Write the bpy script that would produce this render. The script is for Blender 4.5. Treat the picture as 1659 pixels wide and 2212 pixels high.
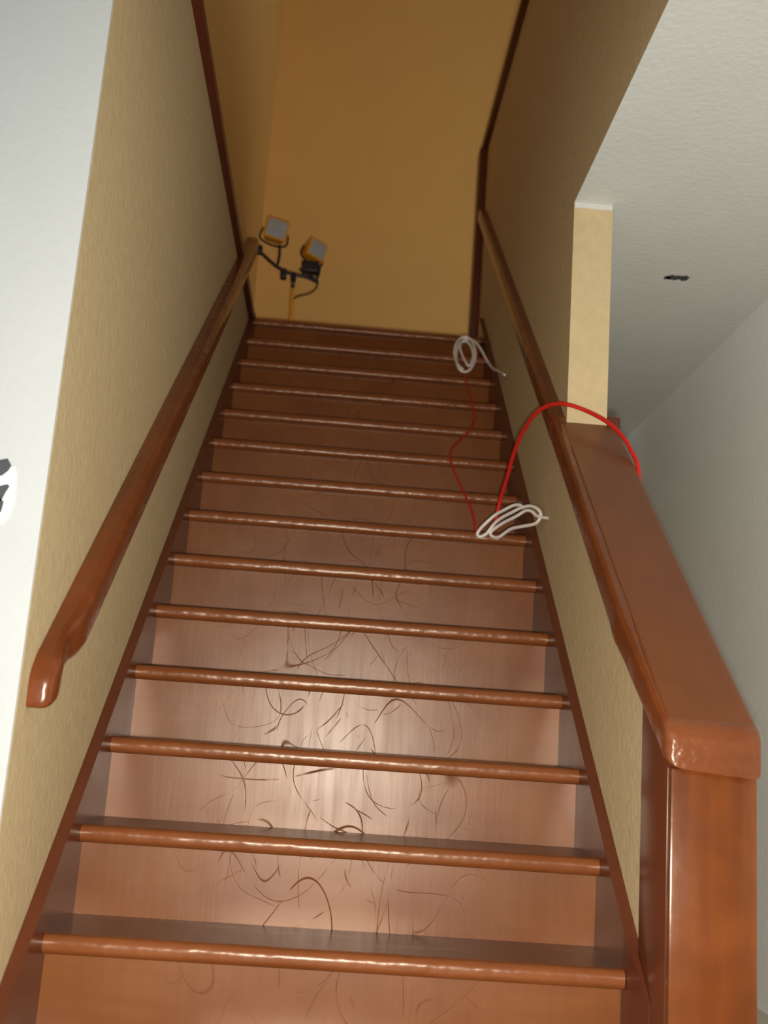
import bpy, bmesh, math, random
from mathutils import Vector, Matrix
for o in list(bpy.data.objects): bpy.data.objects.remove(o, do_unlink=True)
S = bpy.context.scene
COL = S.collection
random.seed(7)

# ------------------------------------------------------------------ camera
cam_d = bpy.data.cameras.new('camera'); cam = bpy.data.objects.new('camera', cam_d); COL.objects.link(cam)
R_ = Vector((0.99616171, -0.05389161, 0.06897491)); U_ = Vector((-0.07857972, -0.20343461, 0.97593011)); F_ = Vector((0.03856257, 0.97760424, 0.20688855))
CP = Vector((-0.0556, -2.1270, 0.3884))
cam.matrix_world = Matrix(((R_.x, U_.x, -F_.x, CP.x), (R_.y, U_.y, -F_.y, CP.y), (R_.z, U_.z, -F_.z, CP.z), (0, 0, 0, 1)))
cam_d.sensor_fit = 'VERTICAL'; cam_d.sensor_height = 24.0; cam_d.lens = 24.0 * 2335 / 2212
cam_d.clip_start = 0.05
cam_d.dof.use_dof = True; cam_d.dof.focus_distance = 2.5; cam_d.dof.aperture_fstop = 2.4
S.camera = cam

# ------------------------------------------------------------------ world, flash, exposure
W = bpy.data.worlds.new('world'); S.world = W; W.use_nodes = True
W.node_tree.nodes['Background'].inputs[0].default_value = (0.92, 1.0, 1.02, 1)
W.node_tree.nodes['Background'].inputs[1].default_value = 0.66
fl = bpy.data.lights.new('camera_flash', 'SPOT')       # the flash of the camera that took the photograph
fl.energy = 250; fl.shadow_soft_size = 0.03; fl.spot_size = math.radians(112); fl.spot_blend = 0.9; fl.color = (1.0, 0.97, 0.91)
flo = bpy.data.objects.new('camera_flash', fl); COL.objects.link(flo)
flo.location = (-0.025, -2.13, 0.335)
flo.rotation_euler = (Vector((0.12, 1.0, 0.10))).to_track_quat('-Z', 'Y').to_euler()
S.view_settings.view_transform = 'Standard'; S.view_settings.look = 'None'
S.view_settings.gamma = 1.0; S.view_settings.use_curve_mapping = False
S.view_settings.exposure = 0.0

# ------------------------------------------------------------------ materials
def newmat(name):
    m = bpy.data.materials.new(name); m.use_nodes = True
    nt = m.node_tree; b = nt.nodes['Principled BSDF']
    return m, nt, b
def N(nt, t, **k):
    n = nt.nodes.new(t)
    for a, v in k.items(): setattr(n, a, v)
    return n
def mathn(nt, op, a, b=None, clamp=False):
    n = N(nt, 'ShaderNodeMath', operation=op, use_clamp=clamp)
    for i, v in enumerate((a, b)):
        if v is None: continue
        if hasattr(v, 'is_linked'): nt.links.new(v, n.inputs[i])
        else: n.inputs[i].default_value = v
    return n.outputs[0]
def mixc(nt, fac, a, b):
    n = N(nt, 'ShaderNodeMix', data_type='RGBA')
    for i, v in ((0, fac), (6, a), (7, b)):
        if hasattr(v, 'is_linked'): nt.links.new(v, n.inputs[i])
        else: n.inputs[i].default_value = v if i == 0 else (*v, 1)
    return n.outputs[2]
def srgb(r, g, b):
    f = lambda c: (c / 255 / 12.92) if c / 255 <= .04045 else ((c / 255 + .055) / 1.055) ** 2.4
    return (f(r), f(g), f(b))
def coords(nt, scale, rnd=True):
    tc = N(nt, 'ShaderNodeTexCoord'); mp = N(nt, 'ShaderNodeMapping')
    nt.links.new(tc.outputs['Object'], mp.inputs[0]); mp.inputs['Scale'].default_value = scale
    oi = N(nt, 'ShaderNodeObjectInfo')
    return mp.outputs[0], mathn(nt, 'MULTIPLY', oi.outputs['Random'], 37.0)
def noise(nt, vec, w, scale, detail=4.0, rough=.55):
    n = N(nt, 'ShaderNodeTexNoise', noise_dimensions='4D')
    nt.links.new(vec, n.inputs['Vector']); nt.links.new(w, n.inputs['W'])
    n.inputs['Scale'].default_value = scale; n.inputs['Detail'].default_value = detail; n.inputs['Roughness'].default_value = rough
    return n.outputs[0]
def ramp(nt, v, lo, hi):
    n = N(nt, 'ShaderNodeMapRange'); nt.links.new(v, n.inputs[0]); n.inputs[1].default_value = lo; n.inputs[2].default_value = hi
    return n.outputs[0]
def bump(nt, b, h, strength, dist=.01):
    n = N(nt, 'ShaderNodeBump'); nt.links.new(h, n.inputs['Height']); n.inputs['Strength'].default_value = strength; n.inputs['Distance'].default_value = dist
    nt.links.new(n.outputs[0], b.inputs['Normal'])

def wood(name, c1, c2, grain, rough=.3, spec=.5, wob=.25, coat=.0, blot=.5, wobscale=7):
    """stained varnished wood; grain = stretch of the figure along each axis"""
    m, nt, b = newmat(name)
    v, w = coords(nt, grain)
    g = ramp(nt, noise(nt, v, w, 1.0, 6), .3, .7)
    v2, _ = coords(nt, (1, 1, 1))
    bl = ramp(nt, noise(nt, v2, w, 6.0, 3), .35, .7)
    f = mathn(nt, 'ADD', mathn(nt, 'MULTIPLY', g, 1 - blot), mathn(nt, 'MULTIPLY', bl, blot))
    nt.links.new(mixc(nt, f, c1, c2), b.inputs['Base Color'])
    b.inputs['Roughness'].default_value = rough
    b.inputs['Specular IOR Level'].default_value = spec
    b.inputs['Specular Tint'].default_value = (1, .88, .72, 1)
    b.inputs['Coat Weight'].default_value = coat; b.inputs['Coat Roughness'].default_value = .12
    h = mathn(nt, 'ADD', noise(nt, v2, w, wobscale, 2), mathn(nt, 'MULTIPLY', noise(nt, v2, w, 60, 2), .08))
    bump(nt, b, h, wob, .012)
    return m

def riser_wood():
    m, nt, b = newmat('riser_wood')
    v, w = coords(nt, (1, 1, 1))
    vg, _ = coords(nt, (3, 3, 70))
    grain = ramp(nt, noise(nt, vg, w, 1.0, 5), .3, .7)
    blot = ramp(nt, noise(nt, v, w, 5.0, 4), .35, .68)
    vv, _ = coords(nt, (60, 1, 4))
    streak = ramp(nt, noise(nt, vv, w, 1.0, 3), .4, .75)
    base = mixc(nt, blot, srgb(108, 56, 20), srgb(126, 72, 28))
    base = mixc(nt, mathn(nt, 'MULTIPLY', grain, .55), base, srgb(112, 58, 22))
    # hair-line cracks in the varnish: contour lines of a noise, broken up by a second noise
    vc, _ = coords(nt, (1.3, 1, .8))
    def crack(scale, wid, off):
        n = noise(nt, vc, mathn(nt, 'ADD', w, off), scale, 0.0, .5)
        d = mathn(nt, 'ABSOLUTE', mathn(nt, 'SUBTRACT', n, .5))
        l = mathn(nt, 'SUBTRACT', 1.0, mathn(nt, 'DIVIDE', d, wid), True)
        k = ramp(nt, noise(nt, v, mathn(nt, 'ADD', w, off + 9), 11.0, 2), .46, .56)
        return mathn(nt, 'MULTIPLY', l, k)
    cr = crack(3.4, .0028, 3.1)
    for sc, wd, of in ((4, .0032, 11.7), (4.5, .0035, 21.3), (3, .0024, 29.9), (5, .0036, 44.4), (3.6, .003, 53.1), (4.2, .0034, 67.9), (3.2, .0026, 71.2)): cr = mathn(nt, 'MAXIMUM', cr, crack(sc, wd, of))
    # the crack wear is kept to the middle of each riser
    tc = N(nt, 'ShaderNodeTexCoord'); sx = N(nt, 'ShaderNodeSeparateXYZ'); nt.links.new(tc.outputs['Object'], sx.inputs[0])
    mid = mathn(nt, 'SUBTRACT', 1.15, mathn(nt, 'MULTIPLY', mathn(nt, 'ABSOLUTE', sx.outputs[0]), 2.6), True)
    cr = mathn(nt, 'MULTIPLY', cr, mid)
    nt.links.new(mixc(nt, mathn(nt, 'MULTIPLY', cr, .5), base, srgb(46, 22, 12)), b.inputs['Base Color'])
    r = mathn(nt, 'ADD', mathn(nt, 'ADD', .335, mathn(nt, 'MULTIPLY', streak, .05)), mathn(nt, 'MULTIPLY', cr, .4))
    nt.links.new(r, b.inputs['Roughness'])
    nt.links.new(mathn(nt, 'SUBTRACT', .5, mathn(nt, 'MULTIPLY', cr, .42)), b.inputs['Specular IOR Level'])
    b.inputs['Specular Tint'].default_value = (1, .88, .74, 1)
    h = mathn(nt, 'SUBTRACT', mathn(nt, 'ADD', noise(nt, v, w, 4, 2), mathn(nt, 'MULTIPLY', streak, .02)), mathn(nt, 'MULTIPLY', cr, .05))
    bump(nt, b, h, .16, .02)
    return m

def paint(name, c, bumpscale=90, strength=.25, rough=.75, mott=.06, mscale=5.0):
    m, nt, b = newmat(name)
    v, w = coords(nt, (1, 1, 1))
    n1 = noise(nt, v, w, mscale, 4)
    dark = tuple(x * (1 - mott * 2) for x in c)
    nt.links.new(mixc(nt, ramp(nt, n1, .3, .7), dark, c), b.inputs['Base Color'])
    b.inputs['Roughness'].default_value = rough; b.inputs['Specular IOR Level'].default_value = .25
    bump(nt, b, noise(nt, v, w, bumpscale, 3), strength, .01)
    return m

def plain(name, c, rough=.5, metal=0, spec=.5):
    m, nt, b = newmat(name)
    v, w = coords(nt, (1, 1, 1)); n1 = ramp(nt, noise(nt, v, w, 30, 3), .3, .7)
    nt.links.new(mixc(nt, n1, tuple(x * .85 for x in c), c), b.inputs['Base Color'])
    b.inputs['Roughness'].default_value = rough; b.inputs['Metallic'].default_value = metal; b.inputs['Specular IOR Level'].default_value = spec
    return m

M_RISER = riser_wood()
M_TREAD = wood('tread_wood', srgb(84, 50, 34), srgb(102, 64, 46), (3, 50, 50), rough=.28, wob=.12)
def wear(m, c, lo, hi):
    nt = m.node_tree; b = nt.nodes['Principled BSDF']; src = b.inputs['Base Color'].links[0].from_socket
    v, w = coords(nt, (2.2, 9, 9)); k = ramp(nt, noise(nt, v, w, 1.4, 5, .6), lo, hi)
    nt.links.new(mixc(nt, mathn(nt, 'MULTIPLY', k, .55), src, c), b.inputs['Base Color'])
wear(M_TREAD, srgb(150, 136, 122), .56, .72)
M_NOSE = wood('nosing_wood', srgb(114, 60, 28), srgb(134, 76, 40), (3, 40, 40), rough=.3, wob=.4, wobscale=16)
M_SKIRT = wood('skirt_wood', srgb(84, 40, 24), srgb(100, 50, 30), (30, 3, 3), rough=.27, wob=.12)
M_RAIL = wood('rail_wood', srgb(92, 44, 20), srgb(122, 62, 28), (40, 2.5, 2.5), rough=.22, wob=.4, wobscale=16)
M_CAP = wood('cap_wood', srgb(102, 52, 20), srgb(116, 60, 24), (25, 3, 3), rough=.3, wob=.1)
M_NEWEL = wood('newel_wood', srgb(86, 38, 12), srgb(132, 70, 26), (26, 26, 1.8), rough=.24, wob=.22, wobscale=9)
M_TRIM = wood('trim_wood', srgb(80, 36, 22), srgb(96, 46, 28), (30, 3, 3), rough=.35)
M_TAN = paint('tan_paint', srgb(210, 186, 142), 70, .18, mott=.055, mscale=32)
M_YEL = paint('bounce_warm_paint', srgb(230, 181, 106), 110, .06, mott=.02)  # warmer than the tan; dimness and bounce off the wood put into the colour
M_CREAM = M_TAN
M_WHITE = paint('white_paint', srgb(220, 222, 216), 60, .25, mott=.02)
M_WALLW = paint('white_wall_paint', srgb(186, 187, 184), 60, .15, mott=.02)
M_GREY = paint('pale_grey_paint', srgb(244, 246, 244), 60, .2, mott=.02)
M_FLOOR = wood('floor_wood', srgb(110, 66, 42), srgb(130, 82, 54), (4, 40, 40), rough=.35)
M_BOUNCE_FLOOR = paint('pale_bounce_floor', srgb(214, 206, 192), 20, .05, rough=.5)  # no tile known; floor made pale to bounce light onto the ceiling
M_DARK = plain('bare_patch', srgb(70, 70, 74), .8)
M_CHIP = plain('chipped_edge', srgb(222, 220, 212), .8)
M_RED = plain('red_cord_rubber', srgb(206, 34, 22), .45)
M_CORD = plain('white_cord_rubber', srgb(238, 226, 214), .55)
M_YPAINT = plain('yellow_enamel', srgb(238, 164, 30), .4)
M_BLACK = plain('black_metal', srgb(42, 40, 42), .4)
M_LENS = plain('lamp_glass', srgb(176, 180, 178), .18)

# ------------------------------------------------------------------ mesh helpers
def link(name, me, mat, parent=None, loc=(0, 0, 0)):
    o = bpy.data.objects.new(name, me); COL.objects.link(o)
    if mat and not me.materials: me.materials.append(mat)
    o.location = loc
    if parent: o.parent = parent
    return o
def mesh_from(name, verts, faces, smooth=False):
    me = bpy.data.meshes.new(name); me.from_pydata([tuple(v) for v in verts], [], faces); me.update()
    bm = bmesh.new(); bm.from_mesh(me); bmesh.ops.recalc_face_normals(bm, faces=bm.faces); bm.to_mesh(me); bm.free()
    if smooth:
        for p in me.polygons: p.use_smooth = True
        me.set_sharp_from_angle(angle=math.radians(40))
    return me
def bevel_mesh(me, w, seg=2, ang=30):
    bm = bmesh.new(); bm.from_mesh(me)
    es = [e for e in bm.edges if len(e.link_faces) == 2 and e.calc_face_angle(0) > math.radians(ang)]
    bmesh.ops.bevel(bm, geom=es, offset=w, segments=seg, affect='EDGES', profile=.5, clamp_overlap=True)
    bm.to_mesh(me); bm.free()
    for p in me.polygons: p.use_smooth = True
    me.set_sharp_from_angle(angle=math.radians(35))
    return me
def box(name, lo, hi, bevel=0):
    x0, y0, z0 = lo; x1, y1, z1 = hi
    vs = [(x, y, z) for x in (x0, x1) for y in (y0, y1) for z in (z0, z1)]
    fs = [(0, 1, 3, 2), (4, 6, 7, 5), (0, 4, 5, 1), (2, 3, 7, 6), (0, 2, 6, 4), (1, 5, 7, 3)]
    me = mesh_from(name, vs, fs)
    return bevel_mesh(me, bevel) if bevel else me
def prism(name, pts, a0, a1, axis, bevel=0):
    """extrude a polygon; axis 'x': pts are (y,z); axis 'z': pts are (x,y)"""
    f = {'x': lambda p, a: (a, p[0], p[1]), 'z': lambda p, a: (p[0], p[1], a), 'y': lambda p, a: (p[0], a, p[1])}[axis]
    n = len(pts); vs = [f(p, a0) for p in pts] + [f(p, a1) for p in pts]
    fs = [tuple(range(n)), tuple(range(n, 2 * n))] + [(i, (i + 1) % n, (i + 1) % n + n, i + n) for i in range(n)]
    me = mesh_from(name, vs, fs)
    return bevel_mesh(me, bevel) if bevel else me
def loft(name, sections, smooth=True):
    n = len(sections[0]); vs = [p for s in sections for p in s]; fs = []
    for i in range(len(sections) - 1):
        for k in range(n):
            a = i * n + k; b = i * n + (k + 1) % n
            fs.append((a, b, b + n, a + n))
    fs.append(tuple(range(n))); fs.append(tuple(range(len(vs) - n, len(vs))))
    return mesh_from(name, vs, fs, smooth)
def catmull(pts, sub=6):
    P = [Vector(p) for p in pts]; out = []
    for i in range(len(P) - 1):
        p0 = P[max(i - 1, 0)]; p1 = P[i]; p2 = P[i + 1]; p3 = P[min(i + 2, len(P) - 1)]
        for s in range(sub):
            t = s / sub
            out.append(.5 * ((2 * p1) + (p2 - p0) * t + (2 * p0 - 5 * p1 + 4 * p2 - p3) * t * t + (3 * p1 - p0 - 3 * p2 + p3) * t ** 3))
    out.append(P[-1]); return out
def tube(name, pts, r, seg=8, sub=6):
    C = catmull(pts, sub); secs = []; nrm = None
    for i, c in enumerate(C):
        t = (C[min(i + 1, len(C) - 1)] - C[max(i - 1, 0)]).normalized()
        if nrm is None: nrm = t.orthogonal().normalized()
        nrm = (nrm - t * nrm.dot(t)).normalized(); bn = t.cross(nrm)
        k = .75 if i in (0, len(C) - 1) else 1
        secs.append([tuple(c + (nrm * math.cos(2 * math.pi * j / seg) + bn * math.sin(2 * math.pi * j / seg)) * r * k) for j in range(seg)])
    return loft(name, secs)
def rrect(x0, x1, z0, z1, rad, seg=4):
    """rounded rectangle outline; rad = (bottom-left, bottom-right, top-right, top-left)"""
    out = []
    for (cx, cz, a0, r) in ((x0, z0, 180, rad[0]), (x1, z0, 270, rad[1]), (x1, z1, 0, rad[2]), (x0, z1, 90, rad[3])):
        ox = cx + (r if cx == x0 else -r); oz = cz + (r if cz == z0 else -r)
        for s in range(seg + 1):
            a = math.radians(a0 + 90 * s / seg); out.append((ox + r * math.cos(a), oz + r * math.sin(a)))
    return out
def empty(name, loc, label, cat, group=None):
    o = bpy.data.objects.new(name, None); COL.objects.link(o); o.location = loc; o.empty_display_size = .05
    o['label'] = label; o['category'] = cat
    if group: o['group'] = group
    return o
def part(name, me, mat, root, sub=None):
    """child built in world coordinates of a root that only has a location"""
    p = sub or root
    o = link(name, me, mat, p)
    o.location = -Vector(root.location) if sub is None else (0, 0, 0)
    return o
def struct(name, me, mat, parent=None):
    o = link(name, me, mat, parent)
    if parent is None: o['kind'] = 'structure'
    return o

# ------------------------------------------------------------------ dimensions
RUN, RISE, NS = 0.21168, 0.178226, 13       # nosing 0 is the lowest one in view, nosing 13 the upper floor
K = RISE / RUN
HW = 0.54                                   # half clear width between the skirts
WX = 0.565                                  # inner wall faces
ZF = -2 * RISE                              # lower floor
ZC = 2.005                                  # lower ceiling
ZU = NS * RISE                              # upper floor
YE = -0.285                                 # front edge of left wall
YB = 3.9                                    # back wall
NY0, NY1 = -0.200, -0.015                   # newel front / back

# ------------------------------------------------------------------ setting
struct('floor', box('floor', (-3, -4, ZF - .1), (1.38, YB, ZF)), M_BOUNCE_FLOOR)
struct('floor_upper', prism('floor_upper', [(-.67, NS * RUN + .05), (WX, NS * RUN + .05), (WX, 3.16), (.685, 3.16), (.685, YE), (3, YE), (3, YB), (-.67, YB)], ZU - .2, ZU, 'z'), M_FLOOR)
struct('ceiling', prism('ceiling', [(-3, -4), (1.38, -4), (1.38, YB), (.681, YB), (.681, .82), (WX + .0005, .82), (WX + .0005, YE - .1), (-3, YE - .1)], ZC, ZC + .06, 'z'), M_WHITE)
struct('ceiling_upper', box('ceiling_upper', (-.7, YE, 5.3), (3, YB, 5.4)), M_WHITE)
struct('wall_left', box('wall_left', (-.67, YE, ZF), (-WX, NS * RUN + .05, 2.283)), M_TAN)
struct('wall_front', box('wall_front', (-3, YE, ZF), (-.6695, YE + .1, ZC)), M_WALLW)
# skin of the white front wall that turns the corner on the end of the stair wall
struct('wall_front_end', box('wall_front_end', (-3, YE - .006, ZF), (-WX - .0005, YE, ZC)), M_WALLW)
struct('wall_upper_left', box('wall_upper_left', (-.77, YE, 2.283), (-.67, YB, 5.3)), M_YEL)
struct('wall_back', box('wall_back', (-.77, YB, ZF), (3, YB + .1, 5.3)), M_YEL)
struct('wall_upper_front', box('wall_upper_front', (-.77, YE - .1, ZC), (3, YE, 5.3)), M_YEL)
struct('wall_side', box('wall_side', (1.38, -4, ZF), (1.48, YB, ZC)), M_GREY)
zc_ = .556                                  # underside of the sloping cap over nosing line
struct('wall_right', prism('wall_right', [(NY1, ZF), (NY1, zc_ + K * NY1), (.82, zc_ + K * .82), (.82, ZC + .002), (YE, ZC + .002), (YE, 3.5), (3.13, 3.5), (3.13, ZF)], WX, .681, 'x'), M_TAN)
wr = bpy.data.objects['wall_right']
struct('paint_edge', box('paint_edge', (WX + .001, .8185, ZC - .018), (.680, .8205, ZC - .0005)), M_CHIP, wr)
# dark wood trims: ledge at upper floor level on the left, cap and end board of the guard wall on the right
struct('trim_1', box('trim_1', (-.668, YE, 2.285), (-.54, NS * RUN + .04, 2.325), .006), M_TRIM)
struct('trim_2', box('trim_2', (.535, YE, 3.502), (.705, 3.165, 3.542), .006), M_TRIM)
struct('trim_3', box('trim_3', (.524, 3.06, 2.32), (.5645, 3.16, 3.50), .004), M_TRIM)

# bare patches where paint has come off
def blob(n, rx, rz, seed, jag=.3):
    rr = random.Random(seed)
    return [(rx * (1 + rr.uniform(-jag, jag)) * math.cos(2 * math.pi * i / n), rz * (1 + rr.uniform(-jag, jag)) * math.sin(2 * math.pi * i / n)) for i in range(n)]
cl = bpy.data.objects['ceiling']
for k, (x, y, rx, ry, s) in enumerate(((1.012, 1.27, .024, .020, 3), (1.045, 1.268, .015, .022, 5), (.990, 1.277, .014, .012, 8))):
    struct('paint_chip', prism('paint_chip', [(x + a, y + b) for a, b in blob(16, rx, ry, s)], ZC - .0015, ZC + .001, 'z'), M_DARK, cl)
struct('chip_edge', prism('chip_edge', [(1.02 + a, 1.255 + b) for a, b in blob(16, .036, .028, 12, .15)], ZC - .0008, ZC + .001, 'z'), M_CHIP, cl)
wf = bpy.data.objects['wall_front_end']
struct('chip_edge', prism('chip_edge', [(-.665, .70), (-.630, .704), (-.618, .718), (-.614, .75), (-.616, .79), (-.621, .806), (-.66, .80)], YE - .008, YE - .004, 'y'), M_CHIP, wf)
for pts in ([(-.70, .765), (-.637, .742), (-.632, .757), (-.626, .770), (-.630, .773), (-.645, .768), (-.70, .785)],
            [(-.70, .71), (-.648, .712), (-.634, .725), (-.632, .742), (-.641, .750), (-.70, .755)],
            [(-.70, .79), (-.642, .787), (-.632, .797), (-.628, .806), (-.636, .818), (-.70, .80)]):
    struct('paint_chip', prism('paint_chip', pts, YE - .0095, YE - .004, 'y'), M_DARK, wf)

# ------------------------------------------------------------------ staircase
stair = empty('staircase', (0, 0, ZF), 'long flight of varnished dark brown wooden steps climbing between two tan walls', 'staircase')
def nosing_mesh():
    h, r = .036, .016
    prof = [(.026, 0.0), (r, 0.0)]
    for s in range(1, 7):
        a = math.radians(90 + 90 * s / 6); prof.append((r + r * math.cos(a), -r + r * math.sin(a)))
    for s in range(1, 7):
        a = math.radians(180 + 90 * s / 6); prof.append((r + r * math.cos(a), -(h - r) + r * math.sin(a)))
    prof += [(.026, -h)]
    me = prism('nosing', prof, -HW, HW, 'x')
    for p in me.polygons: p.use_smooth = True
    me.set_sharp_from_angle(angle=math.radians(40)); return me
ME_N = nosing_mesh()
ME_T = box('tread', (-HW, .026, -.034), (HW, RUN + .032, 0))
ME_R = box('riser', (-HW, .030, -RISE), (HW, .050, -.034))
for i in range(-1, NS + 1):
    loc = (0, i * RUN, i * RISE - ZF)
    t = link('tread', ME_T if i < NS else box('tread', (-HW, .026, -.034), (HW, .05, 0)), M_TREAD, stair, loc)
    link('nosing', ME_N, M_NOSE, t)
    link('riser', ME_R, M_RISER, stair, loc)
me = mesh_from('riser', [v.co for v in ME_R.vertices], [tuple(p.vertices) for p in ME_R.polygons])
def skirt(x0, x1, ya, yb, off, k):
    pts = [(ya, ZF + .001), (ya, off + k * ya), (yb, off + k * yb), (yb, off + k * yb - .30)]
    yl = (ZF + .001 - (off - .30)) / k
    if yl > ya: pts.append((yl, ZF + .001))
    return prism('skirt_board', pts, x0, x1, 'x')
part('skirt_board', skirt(-WX + .0005, -HW, YE + .001, 2.76, .078, .82), M_SKIRT, stair)
def right_skirt():
    def sec(y, x0, x1=WX - .0005):
        t = .052 + K * y; b = max(ZF + .001, t - .30)
        return [(x0, y, b), (x1, y, b), (x1, y, t), (x0, y, t)]
    ys = [(-.10, .5562, .5574), (NY1, .5425, .5574), (NY1 + .001, .5424), (.02, HW)] + [(y, HW) for y in seq(.2, 2.85, 10)]
    return loft('skirt_board', [sec(*a) for a in ys], False)
def seq(a, b, n): return [a + (b - a) * i / (n - 1) for i in range(n)]
part('skirt_board', right_skirt(), M_SKIRT, stair)

# ------------------------------------------------------------------ newel and sloping cap of the half wall
nx0, nx1 = .558, .712
newel = empty('newel_post', ((nx0 + nx1) / 2, (NY0 + NY1) / 2, ZF), 'boxed orange brown newel post at the foot of the right half wall', 'post')
part('front_board', bevel_mesh(prism('front_board', [(nx0, ZF), (nx1, ZF), (nx1, .372), (nx0, .378)], NY0, NY0 + .022, 'y'), .0035), M_NEWEL, newel)
def side(x0, x1): return bevel_mesh(prism('side_board', [(NY0 + .0225, ZF), (NY0 + .0225, .378), (NY1 - .0005, zc_ + K * NY1 - .004), (NY1 - .0005, ZF)], x0, x1, 'x'), .002)
o = part('side_board', side(nx0, nx0 + .02), M_SKIRT, newel); o['label'] = 'darker red brown side board facing the steps'
part('side_board', side(nx1 - .02, nx1), M_NEWEL, newel)

cap = empty('half_wall_cap', (.62, .3, zc_ + K * .3), 'wide varnished wooden cap sloping down the right half wall to the newel post', 'wall cap')
def cap_section(y, x0, x1, zb, zt, rad, drop=0):
    return [(x, y, z + K * y - drop) for x, z in rrect(x0, x1, zb, zt, rad)]
def seq(a, b, n): return [a + (b - a) * i / (n - 1) for i in range(n)]
# moulded inner edge: full along the slope, pinched in an ogee close to the newel
secs = []
for y in seq(.835, .15, 25) + seq(.14, -.1945, 40):
    q = max(0.0, min(1.0, (.07 - y) / .25))
    bul = math.exp(-((y - .065) / .035) ** 2)
    x0 = .523 - .003 * bul + .0185 * q; top = .637 + .004 * bul - .0115 * q
    secs.append(cap_section(y, x0, max(.5485, x0 + .013 + .006 * (1 - q)), .560, top, (.010, .002, .006, .013 - .003 * q)))
part('edge_moulding', loft('edge_moulding', secs), M_RAIL, cap)
def plank(y0, y1, zt=.628):
    secs = [cap_section(y, .5455, .712 + .0035 * max(0, min(1, (.1 - y) / .3)), .560, zt, (.012, .010, .014, .012)) for y in seq(y0, y1, 30)]
    return loft('plank', secs)
part('plank', plank(.692, -.196), M_CAP, cap)
secs = []
o = part('short_plank', loft('short_plank', [cap_section(y, .5465, .712, .560, .6265, (.002, .010, .014, .002)) for y in seq(.697, .819, 8)]), M_CAP, cap)
o2 = part('end_block', box('end_block', (.682, .8195, 1.27), (.722, .90, 1.345), .006), M_TRIM, cap)
# worn rounded end grain of the plank and moulding
secs = []
for k in range(8):
    a = k / 7 * math.pi / 2; ins = .016 * (1 - math.cos(a)); y = -.195 - .026 * math.sin(a)
    sec = []
    for x, z in rrect(.5415 + ins, .7155 - ins * .5, .560, .6282 - ins * 1.7, (.014, .010, .014, .012)):
        low = max(0.0, min(1.0, (.60 - z) / .03))
        sec.append((x, y, z + K * (y + .4 * (-.195 - y)) - low * (.004 + .012 * (x - .5415) / .17)))
    secs.append(sec)
M_END = wood('end_grain', srgb(102, 52, 26), srgb(122, 66, 36), (14, 14, 40), rough=.27, wob=.5, wobscale=34)
part('end_grain', loft('end_grain', secs), M_END, cap)

# ------------------------------------------------------------------ handrails on the walls
def rail(name, label, side, y0, y1, off, k, wide, low, root_end):
    ym = (y0 + y1) / 2
    r = empty(name, (side * (WX - wide / 2), ym, off + k * ym - .05), label, 'handrail')
    secs = []
    n = 110
    for i in range(n):
        y = y0 + (y1 - y0) * (i / (n - 1)) ** 1.6
        w = wide; zt = off; zb = low
        if root_end:      # carved, pinched and rounded lower end
            d = y - y0
            w = wide * (1 - .27 * math.exp(-((d - .085) / .045) ** 2) - .06 * math.exp(-(d / .05) ** 2))
            zb = low + .02 * math.exp(-((d - .085) / .045) ** 2)
            if d < .035:
                q = math.sqrt(max(0, 1 - ((.035 - d) / .035) ** 2)); w *= .5 + .5 * q
                m_ = (zt + zb) / 2; zt = m_ + (zt - m_) * (.42 + .58 * q); zb = m_ + (zb - m_) * (.42 + .58 * q)
        xin = WX - w
        a = [(side * x, y, z + k * y) for x, z in rrect(xin, WX - .0003, zb, zt, (min(.018, w * .4), .002, .002, min(.022, w * .45)))]
        secs.append(a)
    r['group'] = 'handrails along the stair walls'
    part('rail', loft('rail', secs), M_RAIL, r)
    return r
rail('handrail', 'dark stained wooden handrail with a carved rounded lower end on the left wall', -1, -.236, 2.30, .664, .802, .052, .575, True)
rail('handrail', 'wooden handrail on the upper right wall running up from the sloping cap', 1, .836, 2.98, .644, .825, .043, .566, False)

# ------------------------------------------------------------------ twin-head work light on the upper landing
wy = 3.1
wl = empty('work_light', (-.395, wy, ZU), 'yellow and black twin head work light on a stand at the top landing', 'work light')
part('pole', tube('pole', [(-.392, wy, ZU + .06), (-.395, wy, ZU + .2), (-.400, wy, 2.66)], .0095, 10, 2), M_YPAINT, wl)
part('clamp', tube('clamp', [(-.400, wy, 2.655), (-.401, wy, 2.69), (-.403, wy, 2.715)], .014, 10, 2), M_BLACK, wl)
part('collar', tube('collar', [(-.399, wy, 2.63), (-.400, wy, 2.65)], .013, 10, 1), M_BLACK, wl)
for a in (90, 210, 330):
    c, s = math.cos(math.radians(a)), math.sin(math.radians(a))
    part('tripod_leg', tube('tripod_leg', [(-.392 + .012 * c, wy + .012 * s, ZU + .13), (-.392 + .2 * c, wy + .2 * s, ZU + .03), (-.392 + .25 * c, wy + .25 * s, ZU + .008)], .008, 8, 2), M_YPAINT, wl)
part('crossbar', tube('crossbar', [(-.585, wy, 2.815), (-.50, wy, 2.745), (-.42, wy, 2.710), (-.33, wy, 2.695), (-.27, wy, 2.67)], .009, 8, 3), M_BLACK, wl)
part('knob', box('knob', (-.468, wy - .03, 2.672), (-.436, wy + .012, 2.722), .006), M_BLACK, wl)
part('end_knob', box('end_knob', (-.612, wy - .02, 2.80), (-.572, wy + .015, 2.845), .006), M_BLACK, wl)
part('junction_box', box('junction_box', (-.362, wy - .05, 2.712), (-.272, wy + .01, 2.768), .006), M_BLACK, wl)
part('handle', tube('handle', [(-.37, wy - .05, 2.715), (-.33, wy - .06, 2.69), (-.285, wy - .06, 2.667), (-.272, wy - .055, 2.69), (-.268, wy - .05, 2.745)], .007, 8, 4), M_BLACK, wl)
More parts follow.
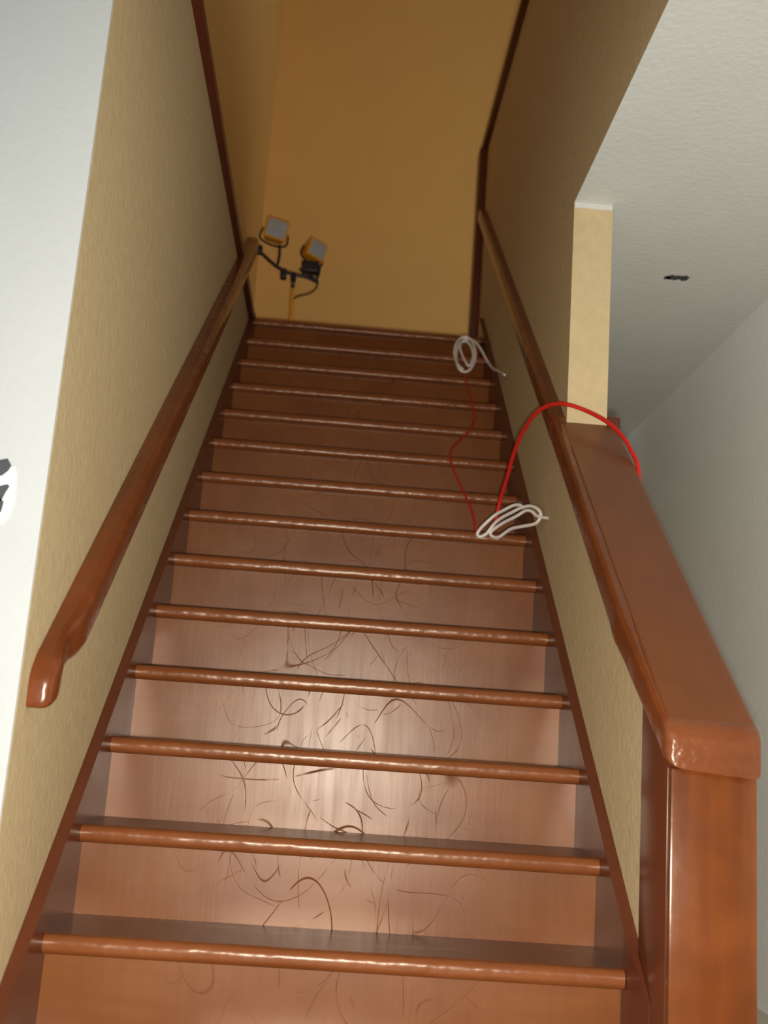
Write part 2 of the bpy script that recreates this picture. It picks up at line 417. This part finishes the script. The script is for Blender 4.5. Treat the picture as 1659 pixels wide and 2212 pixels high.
part('lead', tube('lead', [(-.28, wy - .02, 2.70), (-.275, wy - .02, 2.64), (-.31, wy - .02, 2.60), (-.365, wy - .01, 2.585), (-.392, wy, 2.57)], .004, 6, 4), M_BLACK, wl)
def head(cx, cz, w, h, tilt, yaw):
    rm = Matrix.Translation((cx, wy - .02, cz)) @ Matrix.Rotation(yaw, 4, 'Z') @ Matrix.Rotation(tilt, 4, 'Y')
    def xf(me): me.transform(rm); return me
    front = [(-w / 2, -.035, -h / 2), (w / 2, -.035, -h / 2), (w / 2, -.035, h / 2), (-w / 2, -.035, h / 2)]
    back = [(x * .7, .055, z * .7) for x, _, z in front]
    hs = mesh_from('lamp_head', front + back, [(0, 1, 2, 3), (4, 7, 6, 5)] + [(i, (i + 1) % 4, (i + 1) % 4 + 4, i + 4) for i in range(4)])
    hd = part('lamp_head', xf(bevel_mesh(hs, .004)), M_YPAINT, wl)
    part('lens', xf(box('lens', (-w / 2 + .009, -.0405, -h / 2 + .009), (w / 2 - .009, -.034, h / 2 - .009), .002)), M_LENS, wl, hd)
    br = tube('bracket', [(-w / 2 - .008, 0, 0), (-w / 2 - .01, 0, -h * .55), (0, 0, -h * .72), (w / 2 + .01, 0, -h * .55), (w / 2 + .008, 0, 0)], .005, 6, 4)
    part('bracket', xf(br), M_BLACK, wl, hd)
    return hd
head(-.512, 2.925, .118, .112, math.radians(9), math.radians(12))
head(-.308, 2.832, .105, .10, math.radians(12), math.radians(34))
part('arm', tube('arm', [(-.487, wy, 2.86), (-.482, wy, 2.80), (-.49, wy, 2.74)], .007, 8, 2), M_BLACK, wl)
part('arm', tube('arm', [(-.318, wy, 2.79), (-.32, wy, 2.76)], .007, 8, 2), M_BLACK, wl)

# ------------------------------------------------------------------ cords
def cord(name, label, cat, pts, r, mat):
    me = tube(name, pts, r, 8, 6)
    o = link(name, me, mat); o['label'] = label; o['category'] = cat
    o['group'] = 'red cords on the stairs' if mat is M_RED else 'white cord coils on the stairs'
    return o
cord('red_cord', 'thick red cord arching from the lower white coil over the sloping cap', 'cord',
     [(0.428, 1.31, 1.0765), (0.434, 1.29, 1.082), (0.441, 1.268, 1.115), (0.447, 1.235, 1.173), (0.456, 1.17, 1.231), (0.460, 1.09, 1.286), (0.471, 1.0, 1.332), (0.492, 0.91, 1.364), (0.523, 0.85, 1.374), (0.56, 0.80, 1.363), (0.614, 0.77, 1.337), (0.66, 0.73, 1.298), (0.692, 0.685, 1.246), (0.708, 0.655, 1.200), (0.7205, 0.63, 1.150), (0.7215, 0.61, 1.06)], .0062, M_RED)
cord('red_cord', 'thin dark red cord trailing down the steps between the two white coils', 'cord',
     [(0.380, 1.300, 1.0735), (0.378, 1.29, 1.090), (0.37, 1.352, 1.155), (0.356, 1.427, 1.218), (0.337, 1.522, 1.298), (0.32, 1.636, 1.393), (0.332, 1.714, 1.458), (0.378, 1.80, 1.531), (0.417, 1.872, 1.592), (0.437, 1.952, 1.658), (0.439, 2.035, 1.729), (0.434, 2.148, 1.824), (0.424, 2.325, 1.9655)], .0036, M_RED)
cord('white_cord', 'white cord looped in long coils on the step below the red arch', 'cord',
     [(0.507, 1.135, 1.127), (0.495, 1.153, 1.139), (0.479, 1.179, 1.141), (0.458, 1.211, 1.133), (0.435, 1.248, 1.122), (0.408, 1.262, 1.096), (0.389, 1.262, 1.073), (0.382, 1.262, 1.057), (0.391, 1.262, 1.049), (0.409, 1.262, 1.059), (0.421, 1.262, 1.075), (0.434, 1.251, 1.094), (0.452, 1.222, 1.109), (0.477, 1.184, 1.12), (0.5, 1.146, 1.129), (0.522, 1.112, 1.129), (0.538, 1.084, 1.117), (0.548, 1.07, 1.098), (0.545, 1.075, 1.081), (0.534, 1.095, 1.07), (0.507, 1.139, 1.069), (0.48, 1.182, 1.068), (0.464, 1.208, 1.059), (0.449, 1.231, 1.048), (0.436, 1.251, 1.049), (0.425, 1.262, 1.059), (0.429, 1.26, 1.072), (0.456, 1.219, 1.091), (0.489, 1.166, 1.105), (0.512, 1.128, 1.117), (0.526, 1.106, 1.111), (0.539, 1.084, 1.094), (0.556, 1.057, 1.084), (0.572, 1.03, 1.078)], .0052, M_CORD)
cord('white_cord', 'upright bundle of white cord near the top of the stairs', 'cord',
     [(0.423, 2.352, 1.998), (0.402, 2.365, 2.022), (0.389, 2.42, 2.082), (0.393, 2.47, 2.149), (0.414, 2.51, 2.199), (0.442, 2.52, 2.217), (0.468, 2.5, 2.196), (0.48, 2.44, 2.13), (0.478, 2.4, 2.071), (0.459, 2.36, 2.012), (0.432, 2.345, 1.987), (0.405, 2.345, 1.998), (0.396, 2.4, 2.053), (0.401, 2.46, 2.13), (0.42, 2.5, 2.18), (0.447, 2.5, 2.187), (0.465, 2.46, 2.147), (0.47, 2.41, 2.085), (0.45, 2.36, 2.022), (0.435, 2.38, 2.045), (0.422, 2.43, 2.099), (0.416, 2.47, 2.146), (0.432, 2.52, 2.198), (0.464, 2.52, 2.207), (0.493, 2.49, 2.178), (0.515, 2.43, 2.114), (0.532, 2.36, 2.045), (0.541, 2.25, 1.978), (0.550, 2.12, 1.920), (0.557, 2.02, 1.872)], .0062, M_CORD)
